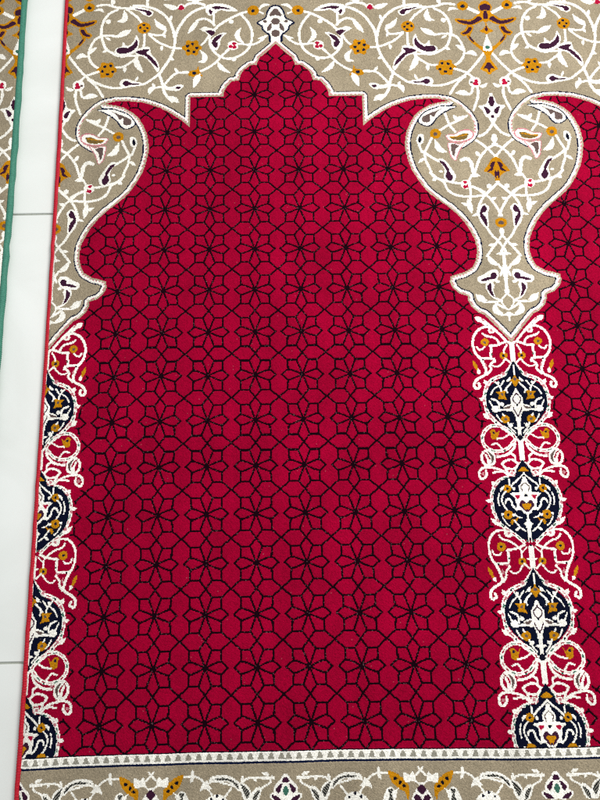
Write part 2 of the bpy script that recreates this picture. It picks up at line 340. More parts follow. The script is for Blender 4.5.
R S w 0.0524 0.060 9.045 0.126 9.150 0.197 9.292 0.323 9.319 0.492 9.375 0.604 9.478 0.668 9.623 0.701 9.768 0.694 9.913 0.667 10.058 0.591 10.223 0.503 10.347 0.372 10.451 0.242 10.554 0.137 10.661
R L w 0.0923 0.812 9.804 0.695 9.814
R L w 0.1015 0.744 10.176 0.581 10.329
R L w 0.0932 0.676 9.418 0.600 9.482
R MB - 0.0000 -0.001 8.961 0.072 9.066 0.144 9.213 0.179 9.318 0.283 9.326 0.389 9.366 0.500 9.459 0.583 9.583 0.626 9.728 0.630 9.873 0.604 10.039 0.549 10.204 0.441 10.328 0.310 10.432 0.182 10.556 0.098 10.614 0.019 10.619
R O p 0.0289 0.618 9.519
R O p 0.0287 0.710 9.872
R O p 0.0304 0.612 10.223
R O w 0.0605 0.416 10.491
R O p 0.0302 0.419 10.474
R O g 0.0185 0.662 9.675
R O g 0.0184 0.652 10.007
R O k 0.0182 0.502 10.337
R O k 0.0187 0.484 9.396
R F y 0.0000 0.011 9.114 0.110 9.197 0.014 9.211 -0.010 9.174
R S w 0.0333 -0.003 9.248 0.100 9.351 0.212 9.443 0.285 9.522
R L w 0.0723 0.259 9.543 0.202 9.594
R O y 0.0805 0.363 9.562
R O n 0.0268 0.363 9.562
R S w 0.0311 0.317 9.368 0.318 9.483
R S w 0.0309 0.404 9.628 0.472 9.710 0.492 9.813 0.462 9.917 0.409 10.001
R S w 0.0369 0.425 9.856 0.399 9.794 0.337 9.785 0.302 9.838 0.279 9.921 0.207 10.005
R F w 0.0000 0.003 9.338 0.069 9.446 0.133 9.529 0.125 9.633 0.274 9.655 0.302 9.692 0.223 9.756 0.213 9.860 0.201 9.943 0.231 10.008 0.126 10.011 0.072 10.073 0.020 10.115 0.044 10.254 0.099 10.294 0.053 10.335 0.042 10.457 0.040 10.629 0.014 10.629 -0.025 10.112
R F r 0.0000 0.211 9.705 0.119 9.702 0.142 9.762 0.184 9.782
R S q 0.0228 0.012 9.447 0.081 9.530 0.056 9.624
R F m 0.0000 0.085 9.801 0.150 9.903 0.088 9.991 0.013 10.054 -0.016 9.906
R F y 0.0000 0.023 9.874 0.099 9.900 0.064 9.956 0.018 10.019 -0.006 9.906
R F w 0.0000 0.027 9.740 0.054 9.801 0.018 9.843 0.001 9.782
R O k 0.0268 0.011 9.715
R O y 0.0937 0.389 10.104
R O n 0.0285 0.389 10.104
R F y 0.0000 0.338 10.207 0.246 10.189 0.185 10.145 0.224 10.220 0.292 10.253 0.326 10.306 0.359 10.272
R S w 0.0284 0.270 10.229 0.182 10.353 0.071 10.447
R L w 0.0646 0.275 10.437 0.186 10.359
R L w 0.0651 0.534 10.106 0.477 10.078
R O g 0.0241 0.061 10.638
R S w 0.0247 0.540 9.667 0.571 9.791 0.553 9.916
R S w 0.0244 0.505 10.163 0.445 10.267 0.380 10.329
R S w 0.0245 0.255 10.086 0.201 10.149 0.123 10.171
R L w 0.0620 0.422 9.502 0.479 9.564 0.515 9.626
R O w 0.0285 0.278 10.106
R S w 0.0444 0.510 10.418 0.651 10.426 0.758 10.505 0.831 10.645 0.843 10.785 0.818 10.945 0.751 11.066 0.634 11.087 0.515 11.089 0.462 11.149
R S w 0.0441 0.119 10.718 0.286 10.785 0.448 10.812 0.480 10.831
R S w 0.0399 0.480 10.831 0.466 10.891 0.468 11.011 0.496 11.090
R O g 0.0199 0.456 10.991
R S w 0.0362 0.619 10.517 0.547 10.599 0.430 10.632 0.337 10.694 0.282 10.745
R O y 0.0900 0.591 10.749
R O n 0.0280 0.591 10.749
R S w 0.0319 0.778 10.826 0.745 10.897 0.657 10.918 0.613 10.869
R S w 0.0404 0.491 10.429 0.478 10.510 0.421 10.541 0.358 10.512
R O y 0.0794 0.204 11.045
R O n 0.0258 0.204 11.051
R S w 0.0299 0.205 10.966 0.196 10.876 0.217 10.796
R S w 0.0299 0.196 10.876 0.085 10.768
R S w 0.0317 0.203 11.134 0.294 11.251 0.396 11.279 0.451 11.238
R S w 0.0317 0.160 11.095 0.071 11.196
R S w 0.0761 0.008 10.760 0.006 10.959 0.005 11.167
R L w 0.0696 0.099 10.997 0.020 11.003 -0.070 10.997
R O k 0.0200 0.005 10.730
R S w 0.0476 0.751 11.066 0.685 11.205 0.646 11.323 0.648 11.441 0.753 11.517 0.858 11.593 0.897 11.709 0.855 11.777 0.782 11.730 0.806 11.672
R L y 0.0870 0.893 11.152 0.848 11.261 0.796 11.384
R L w 0.0885 0.804 11.350 0.760 11.429
R S w 0.0396 0.462 11.149 0.541 11.247 0.548 11.325 0.608 11.442
R L p 0.0435 0.615 11.196 0.602 11.314
R L p 0.0396 0.577 11.108 0.438 11.110
R O k 0.0198 0.674 11.096
E F w 0.0000 4.959 14.883 4.863 14.995 4.760 15.102 4.753 15.182 4.669 15.251 4.749 15.344 4.986 15.340 4.993 15.057
E F m 0.0000 4.963 14.943 4.900 15.005 4.961 15.040 4.985 14.993
E F m 0.0000 4.906 15.054 4.838 15.080 4.785 15.165 4.841 15.215 4.889 15.132
E F g 0.0000 4.962 15.095 4.918 15.163 4.956 15.255 4.989 15.162
E F m 0.0000 4.705 15.246 4.820 15.276 4.895 15.342 4.776 15.343
E S w 0.0353 4.719 14.933 4.676 15.040 4.563 15.105 4.496 15.148
E S w 0.0406 4.754 14.954 4.582 14.956 4.421 14.948 4.260 14.960 4.160 15.025
E L w 0.0796 4.684 14.908 4.544 14.863
E L w 0.0793 4.423 15.011 4.398 14.942
E F w 0.0000 4.528 15.143 4.449 15.106 4.329 15.209 4.261 15.350 4.443 15.347
E F h 0.0000 4.501 15.152 4.407 15.208 4.332 15.349 4.400 15.348
E F w 0.0000 4.328 15.171 4.241 15.056 4.116 15.015 4.139 15.131 4.218 15.350 4.355 15.349
E F h 0.0000 4.296 15.171 4.158 15.042 4.171 15.131 4.245 15.287 4.298 15.238
E F w 0.0000 4.163 15.162 4.106 15.015 3.960 14.917 3.775 14.885 3.584 14.936 3.588 15.015 3.826 14.995 3.965 15.038 4.085 15.153
E F h 0.0000 4.111 15.136 4.080 15.043 3.962 14.968 3.823 14.936 3.632 14.963 3.661 14.997 3.894 14.986 4.011 15.038
E L w 0.0707 4.184 14.898 4.171 15.025
E S w 0.0387 4.012 15.069 3.827 15.029 3.665 14.988 3.530 15.043
E F w 0.0000 3.532 14.979 3.434 15.050 3.386 15.164 3.502 15.121 3.615 15.128 3.558 15.053
E S w 0.0352 3.496 15.043 3.388 14.949 3.271 14.907 3.082 14.905
E L w 0.0798 3.258 14.805 3.257 14.912
E L w 0.0792 3.219 15.010 3.266 14.912
E F y 0.0000 3.085 14.884 2.949 14.906 2.809 15.013 2.720 15.124 2.717 15.271 2.751 15.375 2.793 15.249 2.880 15.190 2.989 15.105 3.051 14.999
E O k 0.0317 2.956 15.012
E O k 0.0316 2.873 15.076
E O k 0.0316 2.804 15.144
E S w 0.0350 3.608 15.221 3.534 15.116
E F w 0.0000 3.873 15.281 3.722 15.215 3.587 15.255 3.490 15.327 3.516 15.378 3.878 15.375
E O k 0.0262 3.712 15.249
E O k 0.0262 3.813 15.315
E O k 0.0262 3.601 15.305
E S w 0.0351 3.969 15.112 3.904 15.197 3.839 15.281
E F w 0.0000 3.147 15.221 3.055 15.142 2.968 15.202 2.901 15.156 2.943 15.248 2.998 15.383 3.195 15.381
E F h 0.0000 3.109 15.194 3.003 15.180 3.036 15.268 3.016 15.383 3.104 15.382 3.072 15.268
E F w 0.0000 2.799 14.901 2.699 14.945 2.627 14.896 2.581 15.024 2.730 15.071 2.797 15.043
E S w 0.0354 2.442 14.813 2.536 14.914 2.623 15.002 2.548 15.083 2.471 15.126
E F w 0.0000 2.452 15.074 2.559 15.163 2.635 15.271 2.672 15.375 2.474 15.377
E F m 0.0000 2.454 15.105 2.567 15.192 2.481 15.283
E F m 0.0000 2.625 15.297 2.558 15.289 2.488 15.377 2.619 15.376"""

WARP = np.array([[-0.01179, 0.01285], [0.02997, 0.0321], [-0.02046, -0.04897], [0.00798, -0.01303], [-0.05374, 0.00509], [0.04787, -0.02696], [-0.05838, -0.04965], [0.01194, 0.05014], [0.07538, 0.0328], [0.00796, 0.0938]])

# ------------------------------------------------------------------ yarns
def lin(c):
    c = np.array(c, float) / 255.0
    return np.where(c <= 0.04045, c / 12.92, ((c + 0.055) / 1.055) ** 2.4)

YARN = {
    'R': (164, 0, 47), 'L': (24, 3, 14), 'B': (174, 160, 135), 'w': (246, 243, 233),
    'n': (16, 26, 58), 'N': (12, 17, 40), 'm': (64, 30, 54), 'y': (204, 138, 16),
    'r': (186, 22, 62), 'p': (212, 138, 146), 'g': (66, 116, 98), 'q': (106, 88, 84),
    'o': (128, 104, 58), 'k': (16, 17, 34), 'h': (34, 36, 38), 'a': (166, 162, 148),
    'K': (190, 178, 150),
}
CODES = list(YARN)
IDX = {c: i for i, c in enumerate(CODES)}
PAL = np.array([lin(YARN[c]) * (0.92 if c in 'w' else 0.71 if c in 'BK' else 0.76) for c in CODES])

# ------------------------------------------------------------------ rasteriser (half niche)
uu = (np.arange(NU) + 0.5) / KN
jj = J0 + (np.arange(NJ) + 0.5) / KN
GU, GJ = np.meshgrid(uu, jj)                    # [row, column]
img = np.full((NJ, NU), IDX['B'], np.int16)

def smooth(p, closed=False, n=6):
    p = np.asarray(p, float)
    if len(p) < 3:
        return np.linspace(p[0], p[-1], 24) if len(p) == 2 else p
    if closed:
        q = np.vstack([p[-1], p, p[0], p[1]])
    else:
        q = np.vstack([2 * p[0] - p[1], p, 2 * p[-1] - p[-2]])
    out = []
    t = np.linspace(0, 1, n, endpoint=False)[:, None]
    for i in range(1, len(q) - 2):
        a, b, c, d = q[i - 1], q[i], q[i + 1], q[i + 2]
        out.append(0.5 * (2 * b + (c - a) * t + (2 * a - 5 * b + 4 * c - d) * t * t + (3 * b - a - 3 * c + d) * t ** 3))
    if not closed:
        out.append(p[-1:])
    return np.vstack(out)

def window(pts, pad):
    lo, hi = pts.min(0) - pad, pts.max(0) + pad
    i0, i1 = int(max(0, np.floor(lo[0] * KN))), int(min(NU, np.ceil(hi[0] * KN)))
    r0, r1 = int(max(0, np.floor((lo[1] - J0) * KN))), int(min(NJ, np.ceil((hi[1] - J0) * KN)))
    return (slice(r0, r1), slice(i0, i1)) if i1 > i0 and r1 > r0 else None

def seg_dist(pts, w):
    x, y = GU[w], GJ[w]
    best = np.full(x.shape, 1e9); par = np.zeros(x.shape); sgn = np.zeros(x.shape)
    n = len(pts) - 1
    for i in range(n):
        a, b = pts[i], pts[i + 1]
        d = b - a; L = d @ d + 1e-12
        t = np.clip(((x - a[0]) * d[0] + (y - a[1]) * d[1]) / L, 0, 1)
        ex, ey = x - a[0] - t * d[0], y - a[1] - t * d[1]
        dd = np.hypot(ex, ey)
        m = dd < best
        best[m] = dd[m]; par[m] = ((i + t) / n)[m]; sgn[m] = (d[0] * ey - d[1] * ex)[m]
    return best, par, sgn

def inside(poly, w):
    x, y = GU[w], GJ[w]
    r = np.zeros(x.shape, bool)
    q = np.roll(poly, -1, 0)
    for (x0, y0), (x1, y1) in zip(poly, q):
        if y0 == y1:
            continue
        c = ((y0 > y) != (y1 > y)) & (x < (x1 - x0) * (y - y0) / (y1 - y0) + x0)
        r ^= c
    return r

def mirrors(p):
    yield p
    if p[:, 0].min() < 0.2:
        yield p * [-1, 1]
    if p[:, 0].max() > HP - 0.2:
        yield p * [-1, 1] + [2 * HP, 0]

def paint(kind, c, w, pts, mask=None, mark=None):
    for p in mirrors(pts):
        if kind == 'S' or kind == 'L':
            s = smooth(p)
            win = window(s, w)
            if win is None: continue
            d, t, _ = seg_dist(s, win)
            hw = max(w / 2, 0.50 / KN)
            if kind == 'L':
                hw = np.maximum(w * .39 * np.sin(np.pi * np.clip(t, 0.04, 0.96)) ** 0.7, 0.30 / KN)
            hit = d < hw
        elif kind in 'OY':
            win = window(p, w + 0.05)
            if win is None: continue
            dx, dy = GU[win] - p[0, 0], GJ[win] - p[0, 1]
            r = np.hypot(dx, dy)
            lob = w * (1 + (0.13 * np.cos(6 * np.arctan2(dy, dx)) if kind == 'Y' else 0))
            hit = r < np.maximum(lob, 0.55 / KN)
        else:
            s = smooth(p, True)
            win = window(s, 0.03)
            if win is None: continue
            hit = inside(s, win)
        if mask is not None:
            hit = hit & mask[win]
        if mark is not None:
            mark[win] |= hit
        if c != '-':
            img[win][hit] = IDX[c]

def flecks(p):
    # short red and green stitches down the middle of a medallion's white rim
    s = smooth(p)
    win = window(s, 0.05)
    if win is None: return
    d, t, _ = seg_dist(s, win)
    L = np.linalg.norm(np.diff(s, axis=0), axis=1).sum()
    ph = (t * L / 0.125) % 1
    k = (t * L / 0.125).astype(int) % 3
    hit = (d < 0.62 / KN) & (ph < 0.62) & FIELD[win]
    img[win][hit & (k == 0)] = IDX['R']; img[win][hit & (k == 1)] = IDX['g']; img[win][hit & (k == 2)] = IDX['p']

full = (slice(0, NJ), slice(0, NU))
edge = EDGE.copy()
edge[0, 0] = HP + 0.001; edge[-1, 0] = -0.001
field_poly = np.vstack([edge, [[-0.001, STRIPE0], [HP + 0.001, STRIPE0]]])
FIELD = inside(field_poly, full)
ARCH = ~FIELD & (GJ < STRIPE0)
END = GJ >= STRIPE1
img[FIELD] = IDX['R']

ops = []
for line in ORN.strip().split('\n'):
    f = line.split()
    ops.append((f[0], f[1], f[2], float(f[3]), np.array(f[4:], float).reshape(-1, 2)))

# arch border ornament, then its banded outline
for sec, k, c, w, p in ops:
    if sec == 'S':
        paint(k, c, w * (1.12 if c == 'w' and k == 'S' else 1), p, ARCH)
PX = 0.0235
dE, tE, _ = seg_dist(np.vstack([edge, edge * [-1, 1]][:1]), full)
checker = (np.add.outer(np.arange(NJ), np.arange(NU)) % 5) < 3
def bands(d, region):
    for a, b, c in ((0, 1.6, 'K'), (1.6, 2.6, 'P'), (2.6, 4.7, 'w'), (4.7, 5.8, 'n')):
        m = region & (d >= a * PX) & (d < b * PX)
        if c == 'P':
            img[m & checker] = IDX['p']; img[m & ~checker] = IDX['w']
        else:
            if c == 'n': m = m & (GU < HP - 0.15)
            img[m] = IDX[c]
bands(dE, ARCH)
for sec, k, c, w, p in ops:
    if k == 'V':                                 # the curled end of the outline round the inner scroll
        s = smooth(p)
        win = window(s, 0.2)
        d, t, sg = seg_dist(s, win)
        ins = sg < 0
        reg = np.zeros((NJ, NU), bool)
        reg[win] = (d < 6.0 * PX) & (ins | (d < 0.6 * PX)) & (t < 0.985) & ARCH[win] & (t > 0.02)
        dd = np.full((NJ, NU), 9.0)
        dd[win] = 5.4 * PX - np.where(ins, d, -d)
        bands(dd, reg & (dE > 1.2 * PX))
for sec, k, c, w, p in ops:
    if sec == 'P':
        paint(k, c, w, p, ARCH)

# columns
COLUMN = np.zeros((NJ, NU), bool)
MED = np.zeros((NJ, NU), np.int16)
MED2 = np.zeros((NJ, NU), np.int16)
lay = img.copy()
for shift in range(3):
    for sec, k, c, w, p in ops:
        if sec not in 'KR' or (sec == 'K' and shift) or k[:1] == 'V':
            continue
        q = p + [0, PERIOD * shift]
        if k in ('MA', 'MB'):
            m = np.zeros((NJ, NU), bool)
            mid = np.array([0, (q[0, 1] + q[-1, 1]) / 2])
            q = (q - mid) * [1.06, 1.01] + mid
            poly = np.vstack([q, (q * [-1, 1])[::-1]])
            m |= inside(smooth(poly, True, 3), full) & FIELD
            img[m] = IDX['N']; COLUMN |= m
            MED[m] = 2 * shift + (1 if k == 'MA' else 2)
        else:
            rim = sec == 'R' and k == 'S' and w > 0.049 and len(p) > 12
            paint(k, c, w * (1.45 if rim else 1.12 if c == 'w' and k in 'SL' else 1.0), q, FIELD, COLUMN)
            if rim:
                flecks(q)
# the plain red ground between the scrolls belongs to the column
reach = np.where(COLUMN, GU, 0).max(1)
reach2 = np.array([reach[max(0, r - 3):r + 4].max() for r in range(NJ)])
PANEL = FIELD & (GU < reach2[:, None] + 0.03) & (reach2[:, None] > 0)

# star lattice of the niche
def lattice(mask):
    x = GU - (HP - 0.5)                     # stars sit half a unit either side of the niche axis
    x = x - np.round(x); y = GJ - np.round(GJ)
    ax, ay = np.abs(x), np.abs(y)
    pet = [((0, 0), (.16, .074)), ((.16, .074), (.27, .115)), ((.27, .115), (.32, .112)), ((.32, .112), (.44, 0))]
    segs = pet + [((0, 0), (.125, .335)), ((.125, .335), (0, .5)), ((.125, .335), (.315, .335)),
            ((.315, .335), (.5, .5)), ((.315, .335), (.305, .115))]
    d = np.full(x.shape, 9.0)
    for a, b in segs:
        a, b = np.array(a), np.array(b); v = b - a
        t = np.clip(((ax - a[0]) * v[0] + (ay - a[1]) * v[1]) / (v @ v), 0, 1)
        d = np.minimum(d, np.hypot(ax - a[0] - t * v[0], ay - a[1] - t * v[1]))
    hit = (d < 0.0193) | (np.hypot(x, y) < 0.046)
    img[hit & mask] = IDX['L']
lattice(FIELD & ~PANEL & (dE > 0.02))
# a rim of dark yarn under the niche
img[FIELD & (GJ > STRIPE0 - 1.1 / KN)] = IDX['k']

# beaded guard stripe
ST = (GJ >= STRIPE0) & (GJ < STRIPE1)
img[ST] = IDX['w']
v = (GJ - STRIPE0) / (STRIPE1 - STRIPE0)
bx = (GU * 5.2) % 1.0 - 0.5
bead = (v > .10) & (v < .66) & (np.abs(bx) < 0.10 + 0.42 * np.clip(v - .10, 0, 1))
img[ST & bead] = IDX['a']
img[ST & (v > 0.83)] = IDX['n']

# end border: mirrored about the niche axis and about a quarter repeat
for sec, k, c, w, p in ops:
    if sec == 'E':
        q = p.copy()
        paint(k, c, w, q, END)
        paint(k, c, w, q * [-1, 1] + [HP, 0], END)
        paint(k, c, w, q * [1, 1] - [HP, 0], END)
hatch = (np.add.outer(np.arange(NJ), np.arange(NU)) % 3 == 0) & (img == IDX['h'])
img[hatch] = IDX['a']

# region codes: 0 arch border, 1 niche field, 2 column panel, 3 guard stripe, 4 end border, 10+ medallions
REG = np.zeros((NJ, NU), np.int16)
REG[FIELD] = 1
REG[PANEL] = 2
REG[MED > 0] = 10 + MED[MED > 0]
REG[ST] = 3
REG[END] = 4

# ------------------------------------------------------------------ materials
def nodes(name):
    m = bpy.data.materials.new(name); m.use_nodes = True
    return m, m.node_tree, m.node_tree.nodes['Principled BSDF']

def pile_material(name, sheen=0.25):
    m, nt, b = nodes(name)
    at = nt.nodes.new('ShaderNodeAttribute'); at.attribute_name = 'yarn'
    tc = nt.nodes.new('ShaderNodeTexCoord')
    n1 = nt.nodes.new('ShaderNodeTexNoise'); n1.inputs['Scale'].default_value = 14; n1.inputs['Detail'].default_value = 4
    n2 = nt.nodes.new('ShaderNodeTexNoise'); n2.inputs['Scale'].default_value = 900; n2.inputs['Detail'].default_value = 2
    nt.links.new(tc.outputs['Object'], n1.inputs['Vector']); nt.links.new(tc.outputs['Object'], n2.inputs['Vector'])
    r1 = nt.nodes.new('ShaderNodeMapRange'); r1.inputs[1].default_value = .3; r1.inputs[2].default_value = .7
    r1.inputs[3].default_value = .86; r1.inputs[4].default_value = 1.10
    r2 = nt.nodes.new('ShaderNodeMapRange'); r2.inputs[1].default_value = .25; r2.inputs[2].default_value = .75
    r2.inputs[3].default_value = .84; r2.inputs[4].default_value = 1.14
    nt.links.new(n1.outputs['Fac'], r1.inputs[0]); nt.links.new(n2.outputs['Fac'], r2.inputs[0])
    n3 = nt.nodes.new('ShaderNodeTexNoise'); n3.inputs['Scale'].default_value = 1.0; n3.inputs['Detail'].default_value = 3
    mp = nt.nodes.new('ShaderNodeMapping'); mp.inputs['Scale'].default_value = (34, 5, 1)
    nt.links.new(tc.outputs['Object'], mp.inputs['Vector']); nt.links.new(mp.outputs[0], n3.inputs['Vector'])
    r3 = nt.nodes.new('ShaderNodeMapRange'); r3.inputs[1].default_value = .3; r3.inputs[2].default_value = .7
    r3.inputs[3].default_value = .92; r3.inputs[4].default_value = 1.07
    nt.links.new(n3.outputs['Fac'], r3.inputs[0])
    m3 = nt.nodes.new('ShaderNodeMath'); m3.operation = 'MULTIPLY'
    mu = nt.nodes.new('ShaderNodeMath'); mu.operation = 'MULTIPLY'
    nt.links.new(r1.outputs[0], m3.inputs[0]); nt.links.new(r3.outputs[0], m3.inputs[1]); nt.links.new(m3.outputs[0], mu.inputs[0]); nt.links.new(r2.outputs[0], mu.inputs[1])
    vm = nt.nodes.new('ShaderNodeVectorMath'); vm.operation = 'SCALE'
    nt.links.new(at.outputs['Color'], vm.inputs[0]); nt.links.new(mu.outputs[0], vm.inputs['Scale'])
    nt.links.new(vm.outputs[0], b.inputs['Base Color'])
    b.inputs['Roughness'].default_value = 0.85
    b.inputs['Specular IOR Level'].default_value = 0.03
    b.inputs['Sheen Weight'].default_value = sheen * 0.06
    b.inputs['Sheen Roughness'].default_value = 0.5
    bp = nt.nodes.new('ShaderNodeBump'); bp.inputs['Strength'].default_value = 0.15; bp.inputs['Distance'].default_value = 0.0006
    nt.links.new(n2.outputs['Fac'], bp.inputs['Height']); nt.links.new(bp.outputs[0], b.inputs['Normal'])
    return m

def thread_material(name, rgb):
    m, nt, b = nodes(name)
    tc = nt.nodes.new('ShaderNodeTexCoord')
    n = nt.nodes.new('ShaderNodeTexNoise'); n.inputs['Scale'].default_value = 500; n.inputs['Detail'].default_value = 3
    nt.links.new(tc.outputs['Object'], n.inputs['Vector'])
    cr = nt.nodes.new('ShaderNodeValToRGB')
    c = lin(rgb)
    cr.color_ramp.elements[0].position = .3; cr.color_ramp.elements[0].color = (*(c * .72), 1)
    cr.color_ramp.elements[1].position = .72; cr.color_ramp.elements[1].color = (*np.minimum(c * 1.12 + .004, .9), 1)
    nt.links.new(n.outputs['Fac'], cr.inputs[0]); nt.links.new(cr.outputs[0], b.inputs['Base Color'])
    b.inputs['Roughness'].default_value = .6; b.inputs['Specular IOR Level'].default_value = .3
    return m

M_PILE = pile_material('pile_yarn')
M_RED = thread_material('red_binding_thread', (186, 4, 36))
M_GREEN = thread_material('green_binding_thread', (62, 128, 108))
M_JUTE = thread_material('backing_weave', (150, 132, 100))

# ------------------------------------------------------------------ helpers
def mesh_object(name, verts, quads, mat, parent=None, colour=None, flat=True):
    me = bpy.data.meshes.new(name)
    nv, nq = len(verts), len(quads)
    me.vertices.add(nv); me.vertices.foreach_set('co', np.asarray(verts, np.float32).ravel())
    me.loops.add(nq * 4); me.loops.foreach_set('vertex_index', np.asarray(quads, np.int32).ravel())
    me.polygons.add(nq); me.polygons.foreach_set('loop_start', np.arange(nq, dtype=np.int32) * 4)
    me.update(calc_edges=True)
    me.polygons.foreach_set('use_smooth', np.full(nq, not flat))
    if colour is not None:
        at = me.attributes.new('yarn', 'FLOAT_COLOR', 'FACE')
        at.data.foreach_set('color', np.c_[colour, np.ones(len(colour))].astype(np.float32).ravel())
    me.materials.append(mat)
    me.validate()
    o = bpy.data.objects.new(name, me); col.objects.link(o)
    if parent is not None:
        o.parent = parent
    return o

def thing(name, label, cat, loc=(0, 0, 0)):
    e = bpy.data.objects.new(name, None); col.objects.link(e)
    e.location = loc; e.empty_display_size = 0.1
    e['label'] = label; e['category'] = cat
    return e

def warp(k, j):
    a = (np.clip(k, -4.6, 8.4) - 2) / 6; b = (np.clip(j, -2.8, 15.5) - 6.5) / 8.5
    B = np.stack([np.ones_like(a), a, b, a * a, a * b, b * b, a ** 3, a * a * b, a * b * b, b ** 3], -1) @ WARP
    return k + B[..., 0], j + B[..., 1]

def place_main(ul, j):
    k, jp = warp(AXIS_L + ul, j)
    return k * U, -jp * ASP * U

def place_other(ul, j):              # ul counts leftwards from this rug's right-hand edge
    jp = j - 0.10
    x = -5.612 + 0.0130 * jp - 0.0012 * (jp - 1.0) ** 2 - ul
    return x * U, -(jp - 0.004 * ul) * ASP * U

def row_source(j):                   # outside the drawn length the border simply carries on
    j = np.where(j < J0 + .05, J0 + .05 + np.abs(((J0 + .05 - j) % 1.8) - 0.9) * -1 + 0.9, j)
    j = np.where(j > J1 - .05, J1 - .05 - np.abs(((j - J1 + .05) % 1.4) - 0.7) * -1 - 0.7, j)
    return np.clip(((j - J0) * KN).astype(int), 0, NJ - 1)

def build_rug(root, width, ja, jb, place, seed, names):
    r = np.random.default_rng(seed)
    nc = int(round(width * KN)); nr = int(round((jb - ja) * KN))
    cell = np.arange(nc) % (2 * NU)
    src_c = np.where(cell < NU, cell, 2 * NU - 1 - cell)
    src_r = row_source(ja + (np.arange(nr) + .5) / KN)
    code = img[src_r][:, src_c]; reg = REG[src_r][:, src_c]
    # shape of the pile: every knot leans a little its own way
    cu, rj = np.meshgrid(np.arange(nc + 1) / KN, ja + np.arange(nr + 1) / KN)
    jit = 0.23 / KN
    cu2 = cu + r.uniform(-jit, jit, cu.shape); rj2 = rj + r.uniform(-jit, jit, cu.shape)
    cu2 = np.maximum(cu2, 0)
    # woven rows are never dead straight: small drifts along and across the rug
    def drift(t, n, amp, s):
        q = np.random.default_rng(s)
        return sum(amp / (i + 1) * np.sin(t * q.uniform(.5, 1.6) * (i + 1) + q.uniform(0, 6.28)) for i in range(n))
    rj2 = rj2 + drift(cu, 4, .010, seed + 1) * np.clip((rj - 13) / 2, 0.25, 1)
    x, y = place(cu2, rj2)
    tall = np.full(code.shape, 1.0)
    for c in 'LkNn':
        tall[code == IDX[c]] = 0.80      # dark wool is clipped lower
    hz = np.ones((nr + 1, nc + 1)); cnt = np.pad(tall, 1, mode='edge')
    hz = (cnt[:-1, :-1] + cnt[1:, :-1] + cnt[:-1, 1:] + cnt[1:, 1:]) / 4
    z = PILE - 0.0016 * (1 - hz) * 2.4 + r.normal(0, 0.00016, hz.shape)
    z += 0.0006 * np.sin(x * 9 + 1) * np.cos(y * 7) + 0.00035 * np.sin(x * 41 + 2 * np.sin(y * 13)) * np.sin(y * 37 + 1.7 * np.sin(x * 11))
    rim = np.clip(cu / 0.06, 0, 1)
    z -= (1 - rim) ** 2 * 0.0012
    V = np.stack([x, y, z], -1).reshape(-1, 3)
    idx = np.arange((nr + 1) * (nc + 1)).reshape(nr + 1, nc + 1)
    a, b, c_, d = idx[:-1, :-1], idx[1:, :-1], idx[1:, 1:], idx[:-1, 1:]
    flipw = V[idx[0, 1], 0] < V[idx[0, 0], 0]
    Q = np.stack([d, c_, b, a] if flipw else [a, b, c_, d], -1).reshape(-1, 4)
    C = PAL[code.ravel()]
    # heathered yarn: each knot is its own shade, with odd pale fibres and painted glints
    n = len(C)
    shade = r.normal(1.0, 0.11, (n, 1))
    C = C * np.clip(shade, .7, 1.3)
    fib = r.random(n)
    pale = (fib < 0.0006)[:, None]
    C = np.where(pale, C * .75 + np.array([.30, .22, .22]) * .25, C)
    nicheless = code.ravel() == IDX['L']
    glint = nicheless & (r.random(n) < .035)  # glints along the lattice lines, painted as paler knots
    C[glint] = C[glint] * .6 + np.array([.20, .10, .11]) * .4
    reg_f = reg.ravel()
    colid = (np.round((np.arange(nc) + .5) / KN / (2 * HP)).astype(int))[None, :].repeat(nr, 0).ravel()
    nicheid = (np.floor((np.arange(nc) + .5) / KN / (2 * HP)).astype(int))[None, :].repeat(nr, 0).ravel()
    def part(name, sel, parent, label=None):
        if not sel.any():
            return None
        q = Q[sel]
        used, inv = np.unique(q, return_inverse=True)
        o = mesh_object(name, V[used], inv.reshape(-1, 4), M_PILE, parent, C[sel])
        if label: o['label'] = label
        return o
    part('arch_border', reg_f == 0, root, names.get('arch'))
    part('guard_stripe', reg_f == 3, root, names.get('stripe'))
    part('end_border', reg_f == 4, root, names.get('end'))
    for i in np.unique(nicheid):
        part('niche_field', (reg_f == 1) & (nicheid == i), root, names.get('field'))
    for i in np.unique(colid):
        panel = part('column_panel', (reg_f == 2) & (colid == i), root, names.get('column'))
        if panel:
            for mcode in range(11, 18):
                part('medallion', (reg_f == mcode) & (colid == i), panel)
    return nc, nr

